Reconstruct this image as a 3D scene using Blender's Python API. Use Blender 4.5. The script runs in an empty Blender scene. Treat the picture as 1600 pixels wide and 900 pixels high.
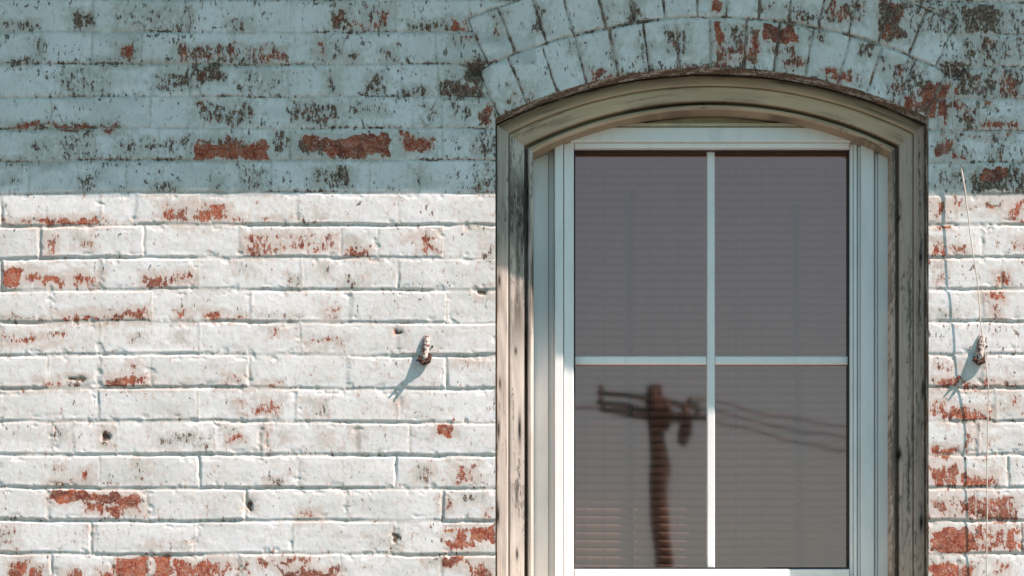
import bpy, math, random
import numpy as np
from mathutils import Vector

# ---------------------------------------------------------------- camera, sky, sun, exposure
S = 1.357e-3            # metres per photo pixel on the wall face
D = 8.0                 # camera distance from the wall
ZC, ZM = 1.6, 3.17      # eye height, height of the picture's middle on the wall
scene = bpy.context.scene
col = scene.collection
cd = bpy.data.cameras.new('camera'); cam = bpy.data.objects.new('camera', cd); col.objects.link(cam)
cam.location = (0, -D, ZC); cam.rotation_euler = (math.radians(90), 0, 0)
cd.sensor_width = 36; cd.lens = 36 * D / (1600 * S)
cd.shift_y = (ZM - ZC) / (1600 * S)
cd.clip_start = 0.1; cd.clip_end = 2000
scene.camera = cam

TX, TZ = 2.1, 2.6       # sideways and vertical run of a shadow per metre of depth
sd = Vector((TX, -1, TZ)).normalized()
el = math.asin(sd.z); az = math.atan2(sd.x, sd.y)
w = bpy.data.worlds.new('World'); scene.world = w; w.use_nodes = True
nt = w.node_tree; bg = nt.nodes['Background']
sky = nt.nodes.new('ShaderNodeTexSky'); sky.sky_type = 'NISHITA'; sky.sun_disc = False
sky.sun_elevation = el; sky.sun_rotation = az
sky.air_density = 1.0; sky.dust_density = 0.6; sky.ozone_density = 1.2
tint = nt.nodes.new('ShaderNodeMix'); tint.data_type = 'RGBA'; tint.blend_type = 'MULTIPLY'; tint.inputs[0].default_value = 1
nt.links.new(sky.outputs[0], tint.inputs[6]); tint.inputs[7].default_value = (.70, 1.0, .90, 1)
nt.links.new(tint.outputs[2], bg.inputs[0]); bg.inputs[1].default_value = 0.103
sl = bpy.data.lights.new('sun', 'SUN'); sl.energy = 5.0; sl.angle = math.radians(0.35); sl.color = (1.0, 0.815, 0.745)
sun = bpy.data.objects.new('sun', sl); col.objects.link(sun)
sun.rotation_euler = sd.to_track_quat('Z', 'Y').to_euler(); sun.location = (6, -6, 9)
scene.view_settings.view_transform = 'Standard'; scene.view_settings.look = 'None'
scene.view_settings.gamma = 1; scene.view_settings.use_curve_mapping = False
scene.view_settings.exposure = 0.68

# ---------------------------------------------------------------- helpers
def W(px, py, d=0.0):               # point of the wall's own grid, pushed d metres into the wall
    return ((px - 800) * S, d, ZM - (py - 450) * S)
def P(px, py, d=0.0):               # point at depth d that the lens sees at the photo's px, py
    k = (D + d) / D
    return ((px - 800) * S * k, d, ZC + (ZM - (py - 450) * S - ZC) * k)

def _hash(ix, iy, seed):
    h = (ix.astype(np.int64) * 374761393 + iy.astype(np.int64) * 668265263 + seed * 974634777) & 0xffffffff
    h = ((h ^ (h >> 13)) * 1274126177) & 0xffffffff
    h = ((h ^ (h >> 16)) * 2246822519) & 0xffffffff
    return ((h ^ (h >> 15)) & 0xffffff) / float(0xffffff)
def vn(x, y, seed=0):
    x = np.asarray(x, float); y = np.asarray(y, float)
    xi = np.floor(x); yi = np.floor(y); fx = x - xi; fy = y - yi
    fx = fx * fx * (3 - 2 * fx); fy = fy * fy * (3 - 2 * fy)
    a = _hash(xi, yi, seed); b = _hash(xi + 1, yi, seed); c = _hash(xi, yi + 1, seed); d = _hash(xi + 1, yi + 1, seed)
    return (a * (1 - fx) + b * fx) * (1 - fy) + (c * (1 - fx) + d * fx) * fy
def fbm(x, y, seed=0, o=3):
    t = 0; a = 1; n = 0
    for k in range(o):
        t = t + a * vn(x * 2 ** k, y * 2 ** k, seed + 17 * k); n += a; a *= .5
    return t / n
def sm(a, b, x):
    t = np.clip((x - a) / (b - a), 0, 1); return t * t * (3 - 2 * t)

def mesh_obj(name, verts, faces, mat, parent=None, smooth=False):
    me = bpy.data.meshes.new(name); me.from_pydata([tuple(v) for v in verts], [], [tuple(f) for f in faces]); me.update()
    if smooth:
        me.polygons.foreach_set('use_smooth', [True] * len(me.polygons))
    o = bpy.data.objects.new(name, me); col.objects.link(o)
    if mat: me.materials.append(mat)
    if parent: o.parent = parent
    return o
def thing(name, label, cat, loc=(0, 0, 0), group=None):
    o = bpy.data.objects.new(name, None); col.objects.link(o); o.location = loc
    o['label'] = label; o['category'] = cat
    if group: o['group'] = group
    o.empty_display_size = .1
    return o
def shift(verts, loc):
    return [(v[0] - loc[0], v[1] - loc[1], v[2] - loc[2]) for v in verts]

class MB:
    def __init__(s): s.v = []; s.f = []
    def add(s, v, f):
        n = len(s.v); s.v += [tuple(p) for p in v]; s.f += [tuple(i + n for i in q) for q in f]
    def box(s, x0, x1, y0, y1, z0, z1, c=0.0):
        if c <= 0:
            s.add([(x, y, z) for x in (x0, x1) for y in (y0, y1) for z in (z0, z1)],
                  [(0, 1, 3, 2), (4, 6, 7, 5), (0, 4, 5, 1), (2, 3, 7, 6), (0, 2, 6, 4), (1, 5, 7, 3)])
            return
        def ring(cc, y): return [(x0 + cc, y, z0 + cc), (x1 - cc, y, z0 + cc), (x1 - cc, y, z1 - cc), (x0 + cc, y, z1 - cc)]
        v = ring(c, y0) + ring(0, y0 + c) + ring(0, y1)
        f = [(0, 1, 2, 3)]
        for a in (0, 4):
            for i in range(4): f.append((a + i, a + 4 + i, a + 4 + (i + 1) % 4, a + (i + 1) % 4))
        f.append((11, 10, 9, 8)); s.add(v, f)
    def pbox(s, x0, y0, x1, y1, d0, d1, c=0.0015):     # photo pixels at depth d0, back at depth d1
        a = P(x0, y1, d0); b = P(x1, y0, d0)
        s.box(a[0], b[0], d0, d1, a[2], b[2], c)
    def tube(s, pts, rad, n=8, caps=True, flat=1.0):
        pts = [Vector(p) for p in pts]; m = len(pts)
        if not hasattr(rad, '__len__'): rad = [rad] * m
        base = len(s.v); up = None; vs = []
        for i, p in enumerate(pts):
            t = (pts[min(i + 1, m - 1)] - pts[max(i - 1, 0)]).normalized()
            if up is None: up = t.orthogonal().normalized()
            up = (up - t * up.dot(t)).normalized(); sd_ = t.cross(up)
            for k in range(n):
                a = 2 * math.pi * k / n
                vs.append(p + (up * math.cos(a) + sd_ * math.sin(a) * flat) * rad[i])
        fs = [(i * n + k, i * n + (k + 1) % n, (i + 1) * n + (k + 1) % n, (i + 1) * n + k) for i in range(m - 1) for k in range(n)]
        if caps: fs += [tuple(range(n))[::-1], tuple((m - 1) * n + k for k in range(n))]
        s.add(vs, fs)
    def build(s, name, mat, parent=None, smooth=False, loc=None):
        v = shift(s.v, loc) if loc else s.v
        return mesh_obj(name, v, s.f, mat, parent, smooth)

# ---------------------------------------------------------------- materials
class NT:
    def __init__(s, name):
        s.m = bpy.data.materials.new(name); s.m.use_nodes = True; s.t = s.m.node_tree
        s.b = s.t.nodes['Principled BSDF']; s.out = s.t.nodes['Material Output']
    def n(s, k, **kw):
        o = s.t.nodes.new(k)
        for a, b in kw.items(): setattr(o, a, b)
        return o
    def L(s, a, b): s.t.links.new(a, b)
    def set(s, inp, v):
        if isinstance(v, bpy.types.NodeSocket): s.L(v, inp)
        elif isinstance(v, (tuple, list)) and len(v) == 3 and inp.type == 'RGBA': inp.default_value = (*v, 1)
        else: inp.default_value = v
    def math(s, op, a, b=None, c=None, clamp=False):
        o = s.n('ShaderNodeMath', operation=op); o.use_clamp = clamp
        for i, v in enumerate((a, b, c)):
            if v is not None: s.set(o.inputs[i], v)
        return o.outputs[0]
    def mix(s, f, a, b):
        o = s.n('ShaderNodeMix', data_type='RGBA'); s.set(o.inputs[0], f); s.set(o.inputs[6], a); s.set(o.inputs[7], b)
        return o.outputs[2]
    def ramp(s, v, a, b, c=0.0, d=1.0, smooth=True):
        o = s.n('ShaderNodeMapRange'); o.interpolation_type = 'SMOOTHSTEP' if smooth else 'LINEAR'
        for i, q in enumerate((v, a, b, c, d)): s.set(o.inputs[i], q)
        return o.outputs[0]
    def coord(s, scale=(1, 1, 1), kind='Object', loc=(0, 0, 0)):
        c = s.n('ShaderNodeTexCoord'); mp = s.n('ShaderNodeMapping'); s.L(c.outputs[kind], mp.inputs[0])
        mp.inputs['Scale'].default_value = scale; mp.inputs['Location'].default_value = loc
        return mp.outputs[0]
    def noise(s, vec, scale, detail=3, rough=.55, dist=0):
        o = s.n('ShaderNodeTexNoise'); s.L(vec, o.inputs['Vector']); o.inputs['Scale'].default_value = scale
        o.inputs['Detail'].default_value = detail; o.inputs['Roughness'].default_value = rough; o.inputs['Distortion'].default_value = dist
        return o.outputs[0]
    def attr(s, name):
        o = s.n('ShaderNodeAttribute'); o.attribute_name = name; return o.outputs['Fac']
    def bump(s, h, dist, strength=1.0):
        o = s.n('ShaderNodeBump'); s.L(h, o.inputs['Height']); o.inputs['Distance'].default_value = dist
        o.inputs['Strength'].default_value = strength; s.L(o.outputs[0], s.b.inputs['Normal']); return o

def simple(name, c1, c2=None, rough=.6, scale=8, bump=0.0, metallic=0, stretch=(1, 1, 1), spec=.4):
    M = NT(name); v = M.coord(stretch); n = M.noise(v, scale, 4)
    M.L(M.mix(M.ramp(n, .35, .65), c1, c2 or c1), M.b.inputs['Base Color'])
    M.b.inputs['Roughness'].default_value = rough; M.b.inputs['Metallic'].default_value = metallic
    M.b.inputs['Specular IOR Level'].default_value = spec
    if bump: M.bump(M.noise(v, scale * 6, 4), bump)
    return M.m

def brick_material():
    M = NT('painted_brick'); v = M.coord(); vs = M.coord((1, 1, .6)); vv = M.coord((1, 1, .28))
    peel, grime_shade, joint, tone = M.attr('peel'), M.attr('grime_shade'), M.attr('joint'), M.attr('tone')
    n1 = M.noise(vs, 125, 5, .72); n2 = M.noise(v, 24, 3, .55, .6); n3 = M.noise(vv, 260, 3, .65)
    k = M.math('MULTIPLY', M.math('SUBTRACT', n1, .5), 2.2)
    k = M.math('ADD', k, M.math('MULTIPLY', M.math('SUBTRACT', n2, .5), .7))
    k = M.math('ADD', k, M.math('MULTIPLY', M.math('SUBTRACT', n3, .5), 1.0))
    val = M.math('ADD', k, peel)
    val = M.math('ADD', val, M.math('MULTIPLY', M.math('SUBTRACT', M.noise(M.coord((1, 1, .42), loc=(9, 2, 4)), 60, 4, .6), .5), 1.2))
    res = M.noise(v, 300, 3, .65)
    mask = M.math('MULTIPLY', M.ramp(val, .42, .58), M.ramp(res, .70, .56, .25, 1.0))
    thin = M.ramp(val, .0, .50)
    fn = M.noise(M.coord((1, 1, .5), loc=(3, 0, 7)), 118, 3, .6)
    fl = M.ramp(M.math('ADD', fn, M.math('MULTIPLY', M.attr('fleck'), .105)), .685, .72)
    # exposed clay
    b1 = M.noise(v, 45, 4, .6); b2 = M.noise(v, 160, 3, .6)
    clay = M.mix(M.ramp(b1, .35, .65), (.27, .045, .026), (.45, .125, .062))
    clay = M.mix(M.ramp(b2, .50, .68), clay, (.44, .21, .13))
    clay = M.mix(M.math('MULTIPLY', M.math('MULTIPLY', tone, M.ramp(n2, .4, .6)), .8), clay, (.10, .035, .026))
    clay = M.mix(M.math('MULTIPLY', M.ramp(b2, .50, .28), .6), clay, (.09, .04, .03))
    mort = M.mix(M.ramp(b1, .4, .6), (.42, .35, .28), (.15, .11, .085))
    clay = M.mix(M.math('MULTIPLY', M.ramp(M.noise(v, 60, 4, .7), .48, .66), .55), clay, (.47, .27, .20))
    clay = M.mix(M.math('MULTIPLY', joint, .8), clay, mort)
    g = M.noise(v, 30, 3, .6)
    gm = M.ramp(M.math('ADD', grime_shade, M.math('MULTIPLY', M.math('SUBTRACT', g, .5), 1.4)), .35, .7)
    dirt = M.mix(M.ramp(b2, .4, .62), (.055, .048, .038), (.19, .155, .11))
    bare = M.mix(M.math('MULTIPLY', gm, .85), clay, dirt)
    bare = M.mix(M.math('MULTIPLY', fl, .6), bare, dirt)
    # paint
    p1 = M.noise(v, 7, 4, .6); p2 = M.noise(v, 60, 4, .65)
    paint = M.mix(M.ramp(p1, .35, .68), (.79, .79, .785), (.70, .695, .665))
    paint = M.mix(M.math('MULTIPLY', M.ramp(p2, .52, .72), .35), paint, (.56, .55, .49))
    paint = M.mix(M.math('MULTIPLY', tone, .17), paint, (.55, .55, .54))
    seep = M.mix(M.ramp(b1, .42, .6), (.58, .38, .31), (.50, .45, .36))
    seep = M.mix(M.math('MULTIPLY', gm, .7), seep, (.42, .42, .40))
    paint = M.mix(M.math('MULTIPLY', thin, .50), paint, seep)
    hn = M.noise(M.coord((1, 1, .7), loc=(1, 5, 2)), 85, 5, .72)
    hm = M.ramp(M.math('ADD', M.math('MULTIPLY', M.attr('halo'), .34), hn), .52, .84)
    paint = M.mix(M.math('MULTIPLY', hm, .62), paint, M.mix(gm, (.55, .43, .36), (.45, .42, .36)))
    paint = M.mix(M.math('MULTIPLY', M.attr('film'), .46), paint, (.42, .43, .40))
    paint = M.mix(M.math('MULTIPLY', joint, .13), paint, (.40, .38, .33))
    paint = M.mix(M.math('MULTIPLY', fl, .85), paint, M.mix(M.ramp(b1, .46, .56), (.085, .075, .055), (.17, .075, .055)))
    paint = M.mix(M.math('MULTIPLY', M.math('MULTIPLY', joint, M.ramp(p2, .36, .58)), .50), paint, (.36, .34, .27))
    M.L(M.mix(mask, paint, bare), M.b.inputs['Base Color'])
    M.L(M.ramp(mask, 0, 1, .55, .9), M.b.inputs['Roughness'])
    M.b.inputs['Specular IOR Level'].default_value = .25
    h = M.math('SUBTRACT', M.math('MULTIPLY', M.noise(v, 130, 5, .65), .9), M.math('MULTIPLY', mask, .75))
    h = M.math('ADD', h, M.math('MULTIPLY', p2, .6))
    M.bump(h, .0010, .55)
    return M.m

def wood_material(name, paintc, bare1, bare2, wear, grey=.5):
    M = NT(name)
    at = M.n('ShaderNodeAttribute'); at.attribute_name = 'grain'
    def mp(sc):
        o = M.n('ShaderNodeMapping'); M.L(at.outputs['Vector'], o.inputs[0]); o.inputs['Scale'].default_value = sc; return o.outputs[0]
    fine = M.noise(mp((6, 260, 1)), 1, 5, .65, .3)
    streak = M.noise(mp((3.2, 60, 1)), 1, 4, .6, .5)
    patch = M.noise(mp((3.5, 9, 1)), 1, 3, .6)
    fleck = M.noise(mp((45, 130, 1)), 1, 4, .65)
    wa = M.attr('wear')
    bare = M.mix(M.ramp(fine, .36, .62), bare1, bare2)
    bare = M.mix(M.math('MULTIPLY', M.ramp(streak, .55, .7), .6), bare, (.05, .045, .04))
    v = M.math('ADD', M.math('MULTIPLY', M.math('SUBTRACT', streak, .5), 1.6), M.math('MULTIPLY', M.math('SUBTRACT', patch, .5), 1.2))
    v = M.math('ADD', v, M.math('MULTIPLY', M.math('SUBTRACT', fleck, .5), 1.7))
    v = M.math('ADD', v, M.math('MULTIPLY', M.math('SUBTRACT', fine, .5), .8))
    v = M.math('ADD', v, M.math('ADD', wa, wear))
    mask = M.ramp(v, .38, .66)
    pc = M.mix(M.ramp(patch, .3, .7), paintc, tuple(c * .78 for c in paintc))
    pc = M.mix(M.math('MULTIPLY', M.ramp(fine, .55, .72), .5), pc, (.24, .21, .17))
    pc = M.mix(M.attr('soil_shade'), pc, (.075, .062, .045))  # soil stains, with shade painted into the grooves and outer edges
    c = M.mix(mask, pc, bare)
    c = M.mix(M.attr('knot'), c, (.015, .013, .011))
    M.L(c, M.b.inputs['Base Color'])
    M.b.inputs['Roughness'].default_value = .75; M.b.inputs['Specular IOR Level'].default_value = .25
    M.bump(M.math('SUBTRACT', M.math('MULTIPLY', fine, 1.0), M.math('MULTIPLY', mask, .5)), .0013, .8)
    return M.m

def vinyl_material():
    M = NT('white_vinyl'); v = M.coord((1, 1, .25)); n = M.noise(v, 30, 4, .6)
    M.L(M.mix(M.ramp(n, .45, .75), (.85, .855, .84), (.76, .77, .75)), M.b.inputs['Base Color'])
    M.b.inputs['Roughness'].default_value = .42; M.bump(M.noise(v, 14, 3), .0008, .4)
    return M.m

def glass_material():
    M = NT('window_glass'); t = M.t; t.nodes.remove(M.b)
    v = M.coord()
    bp = M.n('ShaderNodeBump'); bp.inputs['Strength'].default_value = 1; bp.inputs['Distance'].default_value = .00012
    M.L(M.math('ADD', M.noise(v, 6.5, 1, .4), M.math('MULTIPLY', M.noise(M.coord((1, 1, 3)), 16, 1, .4), .015)), bp.inputs['Height'])
    gl = M.n('ShaderNodeBsdfGlossy'); gl.inputs['Roughness'].default_value = .020
    gl.inputs['Color'].default_value = (1.0, .50, .43, 1); M.L(bp.outputs[0], gl.inputs['Normal'])
    tr = M.n('ShaderNodeBsdfTransparent'); tr.inputs['Color'].default_value = (.47, .36, .31, 1)
    mx = M.n('ShaderNodeMixShader'); mx.inputs[0].default_value = .33
    M.L(tr.outputs[0], mx.inputs[1]); M.L(gl.outputs[0], mx.inputs[2]); M.L(mx.outputs[0], M.out.inputs[0])
    return M.m

def iron_material():
    M = NT('painted_rusty_iron'); v = M.coord(); n = M.noise(v, 130, 4, .65); n2 = M.noise(v, 260, 3)
    rust = M.mix(M.ramp(n2, .4, .6), (.20, .06, .035), (.07, .035, .025))
    M.L(M.mix(M.ramp(n, .44, .54), rust, (.62, .55, .50)), M.b.inputs['Base Color'])
    M.b.inputs['Roughness'].default_value = .8; M.bump(n2, .001, .8); return M.m

M_BRICK = brick_material()
M_WOODL = wood_material('weathered_wood_left', (.74, .655, .58), (.15, .135, .12), (.36, .32, .28), .08)
M_WOODR = wood_material('weathered_wood_right', (.62, .48, .40), (.16, .125, .105), (.40, .31, .25), .30)
M_WOODA = wood_material('weathered_wood_arch', (.62, .48, .335), (.22, .17, .12), (.50, .38, .27), .14)
M_VINYL = vinyl_material()
M_GLASS = glass_material()
M_IRON = iron_material()
M_RUST = simple('dark_rust', (.10, .04, .025), (.035, .02, .015), .9, 150, .001)
M_CREAM = simple('cream_painted_panel', (.72, .64, .49), (.56, .50, .38), .7, 20, .0006)
M_CAULK = simple('dirty_caulk', (.10, .085, .065), (.20, .17, .13), .9, 60)
M_SLAT = simple('blind_slat_vinyl', (.62, .58, .54), (.54, .50, .47), .5, 12)
M_CORD = simple('grey_cord', (.07, .11, .12), (.10, .15, .16), .9, 200)
M_DARK = simple('dark_plastic', (.03, .03, .03), (.05, .05, .05), .6, 60)
M_ROOM = simple('room_plaster', (.30, .27, .24), (.24, .22, .20), .9, 3)
M_STRING = simple('pale_twine', (.60, .55, .48), (.46, .42, .36), .8, 90)
M_PLAINB = simple('white_soffit_paint', (.55, .55, .53), (.48, .48, .45), .7, 6, .001)
M_ROOF = simple('grey_roof_shingle', (.07, .07, .075), (.13, .125, .12), .95, 14, .004)
M_ASPH = simple('road_asphalt', (.045, .045, .047), (.065, .064, .062), .9, 30, .004)
M_PAVE = simple('pavement_concrete', (.21, .21, .20), (.17, .17, .165), .9, 5, .003)
M_GRASSY = simple('ground_soil_and_turf', (.06, .08, .035), (.12, .10, .06), .95, 2, .01)
M_POLE = simple('creosoted_pole_wood', (.022, .015, .010), (.040, .027, .018), .9, 10, .004, stretch=(1, 1, .1))
M_STEEL = simple('weathered_dark_steel', (.018, .016, .015), (.032, .028, .025), .7, 10)
M_CERAM = simple('brown_ceramic', (.03, .02, .015), (.045, .03, .02), .35, 10)
M_WIRE = simple('black_cable_sheath', (.02, .02, .02), (.03, .03, .03), .7, 20)

# ---------------------------------------------------------------- brick layout (photo pixels on the wall plane)
PITCH = 51.0
YB = [0, 50, 101, 152, 202, 252, 302, 353, 404, 454, 504, 555, 607, 659, 711, 763, 814, 866, 917]
pre = [YB[0] - PITCH * k for k in range(80, 0, -1)]
BND = np.array(pre + YB + [YB[-1] + PITCH * k for k in range(1, 80)])
ROW0 = len(pre)
LJ = {0: [145, 300, 454, 618, 735], 1: [64, 143, 220, 367, 507, 621, 680], 2: [140, 296, 450, 515, 625, 685], 3: [80, 235, 385, 535, 690],
      4: [148, 292, 452, 612, 690], 5: [45, 197, 350, 425, 578, 655], 6: [158, 212, 310, 465, 622], 7: [63, 225, 376, 533, 590, 690],
      8: [157, 310, 470, 622], 9: [78, 235, 393, 549, 699], 10: [157, 311, 470, 622], 11: [75, 157, 235, 390, 544, 697],
      12: [153, 308, 465, 619], 13: [83, 115, 182, 335, 412, 560, 640], 14: [157, 312, 467, 618], 15: [74, 230, 384, 545, 692],
      16: [143, 304, 460, 617], 17: [80, 180, 233, 375, 533, 690]}
RJ = {0: [1485, 1565], 1: [1530, 1560], 2: [1535], 3: [1465, 1527], 4: [1555], 5: [1527], 6: [1495], 7: [1535], 8: [1565], 9: [1535],
      10: [1585], 11: [1490, 1535], 12: [1555], 13: [1530], 14: [1575], 15: [1525], 16: [1595], 17: [1500]}
def joints(r):
    rr = r - ROW0
    off = 0 if rr % 2 == 0 else 78
    rs = random.Random(rr * 7 + 5)
    if rr in LJ:
        l = list(LJ[rr]); x = l[-1]
        nxt = RJ[rr][0]
        while x + 157 < nxt - 70: x += 157; l.append(x)
        l += RJ[rr]
    else:
        l = [off + 157 * k + rs.uniform(-5, 5) for k in range(0, 11)]
    x = l[0]
    while x > -3700: x -= 157 + rs.uniform(-4, 4); l.insert(0, x)
    x = l[-1]
    while x < 5300: x += 157 + rs.uniform(-4, 4); l.append(x)
    return np.array(l, float)

AC = (1112.0, 872.0); R0, R1, R2 = 767.0, 846.0, 925.0
A1, A2 = math.radians(25.7), math.radians(24.4)
def arch_joints(n, lim, seed):
    r = random.Random(seed)
    return np.array([-lim + 2 * lim * k / n + (r.uniform(-.003, .003) if 0 < k < n else 0) for k in range(n + 1)])
AJ1 = arch_joints(14, A1, 3); AJ2 = arch_joints(15, A2, 8)

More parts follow.
